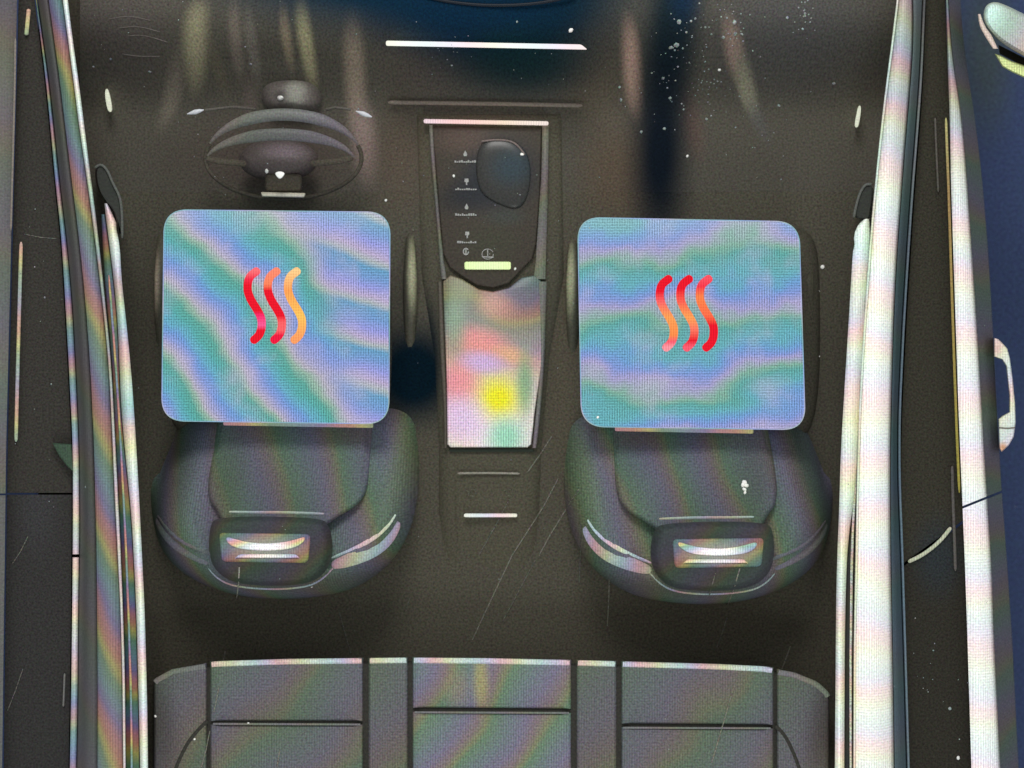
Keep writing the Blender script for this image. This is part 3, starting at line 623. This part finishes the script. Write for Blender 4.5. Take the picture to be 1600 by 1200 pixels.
pan_strip(drl, 'inner_panel', [(y, x+1) for y, x in dlA], Linner, 773, 1300, DOORZ, m)
m = mat('door_skin', (96,96,94), o_, DOORZ, stripe=.05, grain=.1)
pan_strip(drl, 'outer_skin', [(0,-40),(1260,-70)], [(y, x-1.5) for y, x in dlA], 774, 1300, DOORZ+.02, m, dome=.012)
build('trim_line', ptube([(101,1052),(100,1080),(99,1104)], DOORZ+.01, 1.5), mat('trim_dim', (110,108,106), o_, DOORZ, grain=.1), drl)
wd = thing('mirror_wedge', 96, 704, .55, 'small dark green wedge on the door just left of the grey side rail', 'trim wedge')
build('wedge', prism([(82,692),(112,694),(115,736),(106,730),(92,712)], .56, .58, rings(2,3)), mat('wedge_green', (58,78,62), parent_loc(wd), .62, stripe=.1, grain=.12), wd)

# ------------------------------------------------------------------ right side
BRl = [(0,1405),(60,1398),(150,1386),(220,1378),(280,1372),(340,1366),(430,1359),(520,1353),(600,1348),(700,1344),(800,1342),(900,1340),(1000,1338),(1260,1337)]
BRr = [(0,1426),(60,1427),(120,1423),(180,1418),(250,1412),(320,1407),(400,1401),(500,1396),(600,1393),(700,1391),(800,1391),(900,1392),(1000,1394),(1260,1398)]
TRc = [(0,1444),(120,1439),(200,1433),(300,1425),(420,1417),(520,1411),(650,1405),(750,1405),(850,1409),(950,1412),(1050,1415),(1260,1421)]
rr = thing('roof_side_rail', 1370, 600, .5, 'broad near-white side rail with pastel bands on the passenger side', 'side rail', 'side rails of the cabin')
o_ = parent_loc(rr)
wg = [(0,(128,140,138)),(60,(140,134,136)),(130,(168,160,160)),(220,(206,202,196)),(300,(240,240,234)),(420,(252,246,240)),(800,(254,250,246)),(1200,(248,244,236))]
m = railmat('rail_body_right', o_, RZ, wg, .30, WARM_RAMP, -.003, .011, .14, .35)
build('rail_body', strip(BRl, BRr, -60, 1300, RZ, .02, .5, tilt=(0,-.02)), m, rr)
m = railmat('rail_edge_right', o_, RZ, [(0,(206,220,216)),(300,(222,240,214)),(1200,(250,236,200))], .3, WARM_RAMP, 0, .006, .12, .1)
build('bright_bead', strip([(y, x-4) for y, x in BRl], [(y, x-.5) for y, x in BRl], -60, 1300, RZ+.002, .004, .05, n=6), m, rr)
TRl = [(y, x-2) for y, x in TRc]; TRr = [(y, x+2.2) for y, x in TRc]
m = railmat('rail_outer_right', o_, RZ, [(0,(82,92,92)),(200,(58,76,78)),(400,(40,60,64)),(800,(40,62,72)),(1200,(62,76,86))], .1, SEAT_RAMP, 0, .008, .08, .1)
build('outer_side', strip([(y, x+1) for y, x in BRr], [(y, x-1) for y, x in TRl], -60, 1300, RZ-.02, .012, .5, tilt=(.012, -.03)), m, rr)
m = railmat('rail_line_right', o_, RZ, [(0,(96,96,94)),(150,(130,134,134)),(400,(104,118,130)),(900,(112,134,150)),(1200,(120,136,146))], .1, SEAT_RAMP, 0, .008, .05, .1)
build('outer_bead', strip(TRl, TRr, -60, 1300, RZ-.05, .006, .04, n=6), m, rr)

sr = thing('sill_strip', 1325, 760, .4, 'narrow white strip inside the broad pale rail, right of the passenger seat', 'trim strip', 'inner trim strips')
o_ = parent_loc(sr)
SRl = [(342,1350),(356,1337),(380,1333),(440,1330),(520,1325),(600,1320),(700,1314),(800,1311),(900,1307),(1000,1306),(1260,1304)]
SRr = [(342,1358),(380,1360),(440,1355),(520,1351),(600,1346),(700,1341),(760,1338),(830,1326),(900,1322),(1000,1320),(1260,1319)]
m = railmat('strip_bright_right', o_, SZ, [(340,(252,252,250)),(420,(226,238,230)),(480,(230,214,212)),(560,(238,226,226)),(640,(246,244,222)),(1200,(255,255,248))], .4, WARM_RAMP, 0, .009, .12, .5)
build('bright_edge', strip(SRl, SRr, 342, 1300, SZ+.01, .012, .05, n=8), m, sr)
dr = [(y, x+1) for y, x in SRr if y >= 700]
m = railmat('strip_dark_right', o_, SZ, [(700,(120,120,110)),(800,(84,80,70)),(900,(50,48,44)),(1200,(44,42,40))], .1, SEAT_RAMP, 0, .01, .08, .1)
build('dark_channel', strip([(y, interp(SRr, y)+1) for y in range(360, 1320, 60)], [(y, interp(BRl, y)-6) for y in range(360, 1320, 60)], 380, 1300, SZ-.01, .003, .05, n=6), m, sr)
build('thin_line', ptube([(1345,560),(1340,680),(1336,760),(1331,860),(1330,960),(1329,1060),(1330,1290)], SZ+.008, 2.0), mat('thin_line_right', (196,190,176), o_, SZ, moire=(.3, WARM_RAMP, 0, .02, .3, .01, .1), stripe=.2, grain=.2), sr)

CRl = [(0,1478),(80,1480),(180,1484),(280,1486),(400,1490),(520,1494),(640,1498),(760,1503),(880,1508),(1000,1512),(1260,1520)]
CRm = [(0,1482),(80,1487),(180,1503),(280,1511),(400,1519),(520,1527),(640,1534),(760,1541),(880,1549),(1000,1553),(1260,1566)]
CRr = [(0,1500),(80,1506),(180,1522),(280,1534),(400,1544),(520,1551),(640,1557),(760,1564),(880,1573),(1000,1581),(1260,1594)]
def rdoor(ya_in, yb_in, ya_out, yb_out, label, px, py, dkc):
    t = dthing(px, py, label); o_ = parent_loc(t)
    m = mat('door_panel_dark', dkc, o_, DOORZ, rough=.85, spec=.06, grain=.16, blobs=[(1465,870,50,80,0,(44,50,54),.8)])
    build('inner_panel', strip([(y, x+1) for y, x in TRr], [(y, x-1) for y, x in CRl], ya_in, yb_in, DOORZ, .004, .3, cut=-.72), m, t)
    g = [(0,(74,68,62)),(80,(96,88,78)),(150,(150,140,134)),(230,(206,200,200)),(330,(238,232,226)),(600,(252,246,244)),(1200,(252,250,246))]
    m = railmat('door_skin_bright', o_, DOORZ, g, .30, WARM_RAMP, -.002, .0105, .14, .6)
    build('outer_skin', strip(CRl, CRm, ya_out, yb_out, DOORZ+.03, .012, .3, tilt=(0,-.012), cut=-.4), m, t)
    m = mat('door_side', (72,72,72), o_, DOORZ, moire=(.3, SEAT_RAMP, 0, .01, .6, .01, .2), stripe=.10, grain=.14)
    build('side_skin', strip([(y, x+.5) for y, x in CRm], CRr, ya_out-12, yb_out-12 if yb_out < 1000 else 1300, DOORZ+.0, .0, .5, tilt=(.028, -.06), cut=-.4), m, t)
    return t
df = rdoor(-60, 846, -60, 783, 'front door on the passenger side with a pale bowed outer handle', 1480, 400, (54,52,44)); o_ = parent_loc(df)
dr_ = rdoor(851, 1300, 787, 1300, 'rear door on the passenger side below the curved shut line, no handle in view', 1480, 1000, (48,46,40))
hp = [(1553,528),(1560,530),(1568,538),(1574,545),(1578,560),(1582,590),(1586,630),(1587,660),(1584,682),(1576,696),(1565,706),(1561,700),(1560,655),(1566,650),(1577,644),(1577,618),(1574,590),(1572,572),(1566,562),(1553,557)]
m = mat('handle', (212,206,196), o_, .55, moire=(.35, WARM_RAMP, .01, .01, .3, .01, .55), stripe=.14, grain=.08, rough=.4, blobs=[(1567,700,10,12,0,(206,150,110),.9),(1558,545,10,14,0,(216,180,170),.7)])
h = build('handle', prism(hp, .46, .55, rings(1.5, 3, side=.8)), m, df)
build('split_line', ptube([(1561,668),(1574,669.5),(1586,668)], .551, 1.0), mat('handle_split', (120,112,104), o_, .55, grain=.1), h)
o2 = parent_loc(dr_)
build('shut_line_trim', tube([W(p[0], p[1], DOORZ+.012) for p in smooth_loop([(1419,878),(1440,868),(1458,855),(1472,842),(1486,824)], 3, False)], [.0052-.0032*k/33 for k in range(34)], flat=.6) if False else ptube([(1419,878),(1440,868),(1458,855),(1472,842),(1486,824)], DOORZ+.008, 3.0, .6), mat('shut_trim', (186,190,164), o2, DOORZ, stripe=.15, grain=.1), dr_)
build('grey_line', ptube([(1488,728),(1489,780),(1491,830),(1493,892)], DOORZ+.008, 2.4, .6), mat('grey_line', (88,84,80), o2, DOORZ, grain=.12), dr_)
build('gold_line', ptube([(1478,184),(1480,240),(1483,320),(1486,420),(1490,540),(1495,680),(1499,770)], DOORZ+.03, 2.0, .6), mat('gold_line', (178,162,96), o_, DOORZ, stripe=.1, grain=.1, grey=[(184,(170,166,110)),(300,(150,124,80)),(770,(150,140,60))]), df)
build('grey_line', ptube([(1461,184),(1463,240),(1466,300)], DOORZ+.01, 1.8), mat('grey_line_front', (84,80,74), o_, DOORZ, grain=.12), df)

# wing mirror outside, upper right
wm = thing('wing_mirror', 1600, 60, .4, 'pale wing mirror at the upper right corner, outside the passenger door', 'wing mirror')
o_ = parent_loc(wm)
m = mat('mirror_shell', (160,162,148), o_, .6, moire=(.2, WARM_RAMP, .006, .006, .4, .01, .3), stripe=.13, grain=.09, rough=.5, blobs=[(1545,24,34,34,0,(214,246,238),.95),(1566,34,34,30,0,(150,186,168),.5)])
build('shell', prism(smooth_loop([(1536,24),(1540,8),(1554,2),(1572,8),(1600,22),(1660,50),(1660,122),(1600,88),(1572,72),(1552,56),(1540,40)], 2), .45, .60, rings(6, 4, side=.6)), m, wm)
m2 = mat('mirror_rim', (216,196,184), o_, .6, stripe=.14, grain=.08)
build('rim', strip([(22,1528),(40,1530),(60,1541),(78,1553)], [(22,1532),(40,1538),(56,1550),(78,1560)], 22, 76, .59, .004, .1, n=6), m2, wm)
m3 = mat('mirror_lower', (216,228,158), o_, .55, stripe=.2, grain=.08, rough=.5)
build('lower_lens', prism([(1554,84),(1562,86),(1580,95),(1600,102),(1660,122),(1660,148),(1600,121),(1580,112),(1566,104),(1560,94)], .45, .56, rings(2, 3, side=.8)), m3, wm)
m4 = mat('mirror_gap', (46,44,38), o_, .5, grain=.14)
build('arm', prism([(1560,70),(1600,90),(1660,120),(1660,126),(1600,104),(1562,84)], .40, .5), m4, wm)

# belt anchors and courtesy markers
def anchor(pts, label, lx, ly, mirror):
    t = thing('belt_anchor', lx, ly, .55, label, 'belt anchor', 'seat belt anchors'); o_ = parent_loc(t)
    m = mat('anchor_dark', (46,48,44), o_, .66, blobs=[(lx, ly, 10, 20, 0, (40,44,40), .8)], grain=.14, rough=.6)
    b = build('housing', prism(smooth_loop(pts, 2), .4, .60, rings(3, 4, side=.7)), m, t)
    m2 = mat('anchor_edge', (84,86,82), o_, .66, grain=.12)
    n_ = len(pts)
    build('loop', ptube(pts[:n_//2+1], .602, 2.2), m2, t)
anchor([(148,262),(158,256),(168,266),(176,286),(190,312),(191,372),(184,360),(178,330),(160,312),(150,290)], 'small dark belt anchor at the top of the left inner strip', 164, 290, 0)
anchor([(1334,340),(1338,320),(1344,300),(1352,288),(1362,288),(1366,296),(1362,330),(1358,345),(1345,342)], 'small dark belt anchor at the top of the white inner strip', 1352, 318, 1)
for pts, lb in (([(165,138),(170,140),(176,170),(173,176),(168,172),(164,150)], 'small pale upright marker lamp by the left side rail, ahead of the wheel'), ([(1342,164),(1346,167),(1342,196),(1338,200),(1335,196),(1339,174)], 'small pale upright marker lamp by the right side rail, ahead of the passenger')):
    x, y = pts[0]; t = thing('marker_lamp', x, y+20, .5, lb, 'marker lamp', 'small marker lamps'); o_ = parent_loc(t)
    build('lens', prism(smooth_loop(pts, 2), .36, .415, rings(1, 3, side=.95)), mat('lens', (226,230,206), o_, .6, grain=.06, stripe=.08, emit=.9), t)

# ------------------------------------------------------------------ rim highlight strips, piping, seams and creases draped on, then dust and scratches lying on the surfaces
bpy.context.view_layer.update()
dg = bpy.context.evaluated_depsgraph_get()
def onto(px, py):
    o = Vector((0, 0, HC)); dvec = (W(px, py, ZREF)-o).normalized()
    hit, loc, nor, *_ = SC.ray_cast(dg, o, dvec)
    return (loc, nor) if hit else (W(px, py, 0), Vector((0, 0, 1)))
for nm, pts, rpx, mm, par, ends, flat in DRAPED:
    q = smooth_loop(pts, 3, False); n_ = len(q)
    path = [onto(*p)[0] for p in q]
    zs = [p.z for p in path]; zs = [sum(zs[max(0,i-3):i+4])/len(zs[max(0,i-3):i+4]) for i in range(n_)]
    path = [W(p[0], p[1], z) for p, z in zip(q, zs)]
    rad = [rpx*sc(path[i].z)*(ends+(1-ends)*max(0.0, math.sin(math.pi*i/(n_-1)))**.6) for i in range(n_)]
    build(nm, tube(path, rad, flat=flat), mm, par)
bpy.context.view_layer.update(); dg = bpy.context.evaluated_depsgraph_get()
def speck(bm, px, py, r, h=.35):
    loc, nor = onto(px, py); s = sc(loc.z)*r
    q = nor.to_track_quat('Z', 'Y').to_matrix().to_4x4()
    a = random.uniform(0, 6.28); el = random.uniform(.65, 1)
    mtx = Matrix.Translation(loc+nor*s*.15) @ q @ Matrix.Rotation(a, 4, 'Z') @ Matrix.Diagonal((s, s*el, s*h, 1))
    bmesh.ops.create_icosphere(bm, subdivisions=1, radius=1, matrix=mtx)
m_dust = mat('dust_grey', (138,146,146), z=.5, grain=.3, rough=.9)
m_db = mat('dust_bright', (244,244,238), z=.5, grain=.05, rough=.9)
bm = bmesh.new()
def clus(cx, cy, sx, sy, n, r0, r1):
    for _ in range(n):
        x, y = random.gauss(cx, sx), random.gauss(cy, sy)
        if 0 < y < 1195 and 0 < x < 1600: speck(bm, x, y, random.uniform(r0, r1)*random.choice((.6, .8, 1, 1)))
clus(1130,40,45,30,50,.9,2.4); clus(1060,90,30,50,32,.9,2.2); clus(1110,130,22,20,34,.7,1.9); clus(1255,22,10,14,22,1,2.8); clus(1150,45,10,12,8,1.8,3.2); clus(1040,150,18,40,16,.8,1.8)
clus(1200,150,60,70,24,.6,1.5); clus(560,40,110,40,14,.6,1.4); clus(700,80,30,16,16,.6,1.5); clus(850,110,60,20,8,.7,1.6); clus(240,40,60,40,16,.6,1.3)
clus(800,600,480,360,110,.5,1.25); clus(780,300,60,60,16,.6,1.4); clus(400,240,90,50,16,.6,1.3); clus(1450,1060,30,70,16,.7,1.6); clus(60,480,30,160,14,.6,1.3)
for x, y, r in ((1057,70,5),(1048,74,4),(1061,34,4.5),(1148,35,4),(1130,58,3.2),(1036,122,3),(1047,153,2.8),(1038,201,2.6),(1104,186,2.4),(970,156,3),(968,136,2.4),(1002,206,2.6),(234,112,3),(173,92,2.4),(146,104,2),(392,100,2.4),(383,73,1.8),(706,102,2.2),(808,34,2.2),(1217,165,2.8),(1303,130,3),(560,170,2),(70,465,2),(80,600,1.6),(134,761,2.4),(1484,1107,3)): speck(bm, x, y, r)
tag(build('dust', bm, m_dust, smooth=True), 'fine pale grey dust over the cabin, thickest on the dashboard ahead of the passenger seat', 'dust', kind='stuff')
bm = bmesh.new()
for x, y, r in ((892,47,4.5),(1074,244,2.8),(1285,417,3.6),(709,275,2.6),(815,241,2.4),(817,241,2.6),(805,420,2.6),(417,267,4.5),(1124,109,2.8),(243,1119,2.8),(388,1130,2),(304,1155,2),(1497,1184,3.6),(1280,455,1.6),(1280,557,2),(603,313,2.4),(934,652,2.4),(487,917,1.8),(440,152,3)): speck(bm, x, y, r, .5)
tag(build('dust_grains', bm, m_db), 'bright white dust grains lying singly on the cabin surfaces', 'dust grains', kind='stuff')
loc, nor = onto(1163, 761)
cr = bmesh.new()
for dx_, dy_, r in ((0,-8,4.6),(-2,-4,5),(3,-3,4.4),(0,3,4.2),(1,8,3.6)): speck(cr, 1163+dx_, 762+dy_, r, .6)
tag(build('crumb', cr, m_db, base=loc), 'small white crumb lying on the backrest of the passenger seat', 'crumb')
def scr(name, label, pts, r, colr):
    bm = None; seg = []
    def flush(bm, seg): return tube(seg, r*.0013*.9, bm=bm, seg=5) if len(seg) > 1 else bm
    for (a, b) in zip(pts, pts[1:]):
        n_ = max(2, int(math.hypot(b[0]-a[0], b[1]-a[1])/8))
        for i in range(n_+1):
            x, y = a[0]+(b[0]-a[0])*i/n_, a[1]+(b[1]-a[1])*i/n_
            l, nn = onto(x, y); l = l + nn*.0006
            if seg and abs(l.z-seg[-1].z) > .15: break
            if not seg or (l-seg[-1]).length > 1e-4: seg.append(l)
    bm = flush(bm, seg)
    if not bm: return
    tag(build(name, bm, colr), label, 'scratch', 'hairline scratches')
m_s1 = mat('scratch_mid', (116,114,104), z=.3, grain=.25); m_s2 = mat('scratch_faint', (92,92,84), z=.3, grain=.3); m_s3 = mat('scratch_pale', (150,150,138), z=.6, grain=.2)
for lb, pts, r, mm in (
 ('longest pale hairline scratch, slanting across the back of the console down to the carpet', [(872,748),(850,790),(800,868),(766,940),(738,1000)], 1.1, m_s1),
 ('hairline scratch beside the passenger backrest, slanting down from its edge', [(905,765),(885,795),(860,835),(842,868)], 1.1, m_s1),
 ('short pale scratch starting at the grey console line and rising right', [(862,682),(845,708),(824,738)], 1.1, m_s1),
 ('faint scratch crossing below the short white console bar', [(796,780),(776,818),(748,868)], 1.0, m_s2),
 ('faint broken scratch on the carpet between the long scratch and the passenger seat', [(838,872),(815,915),(785,972)], .9, m_s2),
 ('thin upright scratch down from the left part of the passenger seat rim', [(908,818),(907,860),(905,910)], .9, m_s2),
 ('thin upright scratch on the carpet below the passenger seat', [(952,905),(951,940),(949,978)], 1.0, m_s1),
 ('slanted scratch crossing the rear edge of the passenger headrest', [(1156,888),(1148,915),(1137,945)], 1.0, m_s1),
 ('second fainter slanted scratch on the passenger headrest', [(1118,895),(1108,930)], .9, m_s2),
 ('short pale upright scratch across the rear rim of the seat behind the wheel', [(374,886),(373,910),(370,934)], 1.1, m_s3),
 ('fine scratch on the carpet above the left divider of the rear bench', [(530,955),(538,985),(548,1020)], .9, m_s2),
 ('short scratch just above the front edge of the left bench panel', [(352,1018),(349,1032)], 1.1, m_s1),
 ('upper slanted scratch on the left bench panel', [(342,1074),(337,1100),(334,1112)], 1.1, m_s1),
 ('lower slanted scratch near the left bench seam', [(328,1142),(322,1170),(315,1198)], 1.1, m_s1),
 ('small scratch low on the left bench panel by the divider', [(437,1172),(433,1198)], .9, m_s1),
 ('long slanted scratch on the right bench corner crossing its front edge', [(1235,1010),(1222,1045),(1210,1085)], 1.1, m_s1),
 ('long slanted scratch on the right bench panel', [(1146,1074),(1130,1130),(1112,1192)], 1.2, m_s1),
 ('faint slanted scratch on the carpet above the right bench panel', [(1136,965),(1128,990),(1120,1012)], .9, m_s2),
 ('scratch on the dark rear door at the lower left', [(44,838),(32,862),(20,880)], 1.0, m_s2),
 ('lower long faint scratch on the left rear door', [(36,1045),(24,1080),(12,1110)], .9, m_s2),
 ('faint level scratch near the edge of the left front door', [(38,366),(64,371),(88,373)], .9, m_s2),
 ('fine scratch on the console near the right side of the gear panel', [(700,1150),(695,1170)], .8, m_s2) if False else
 ('thin scratch slanting over the carpet left of the long scratch', [(640,935),(634,955)], .9, m_s2),
): scr('scratch', lb, pts, r, mm)
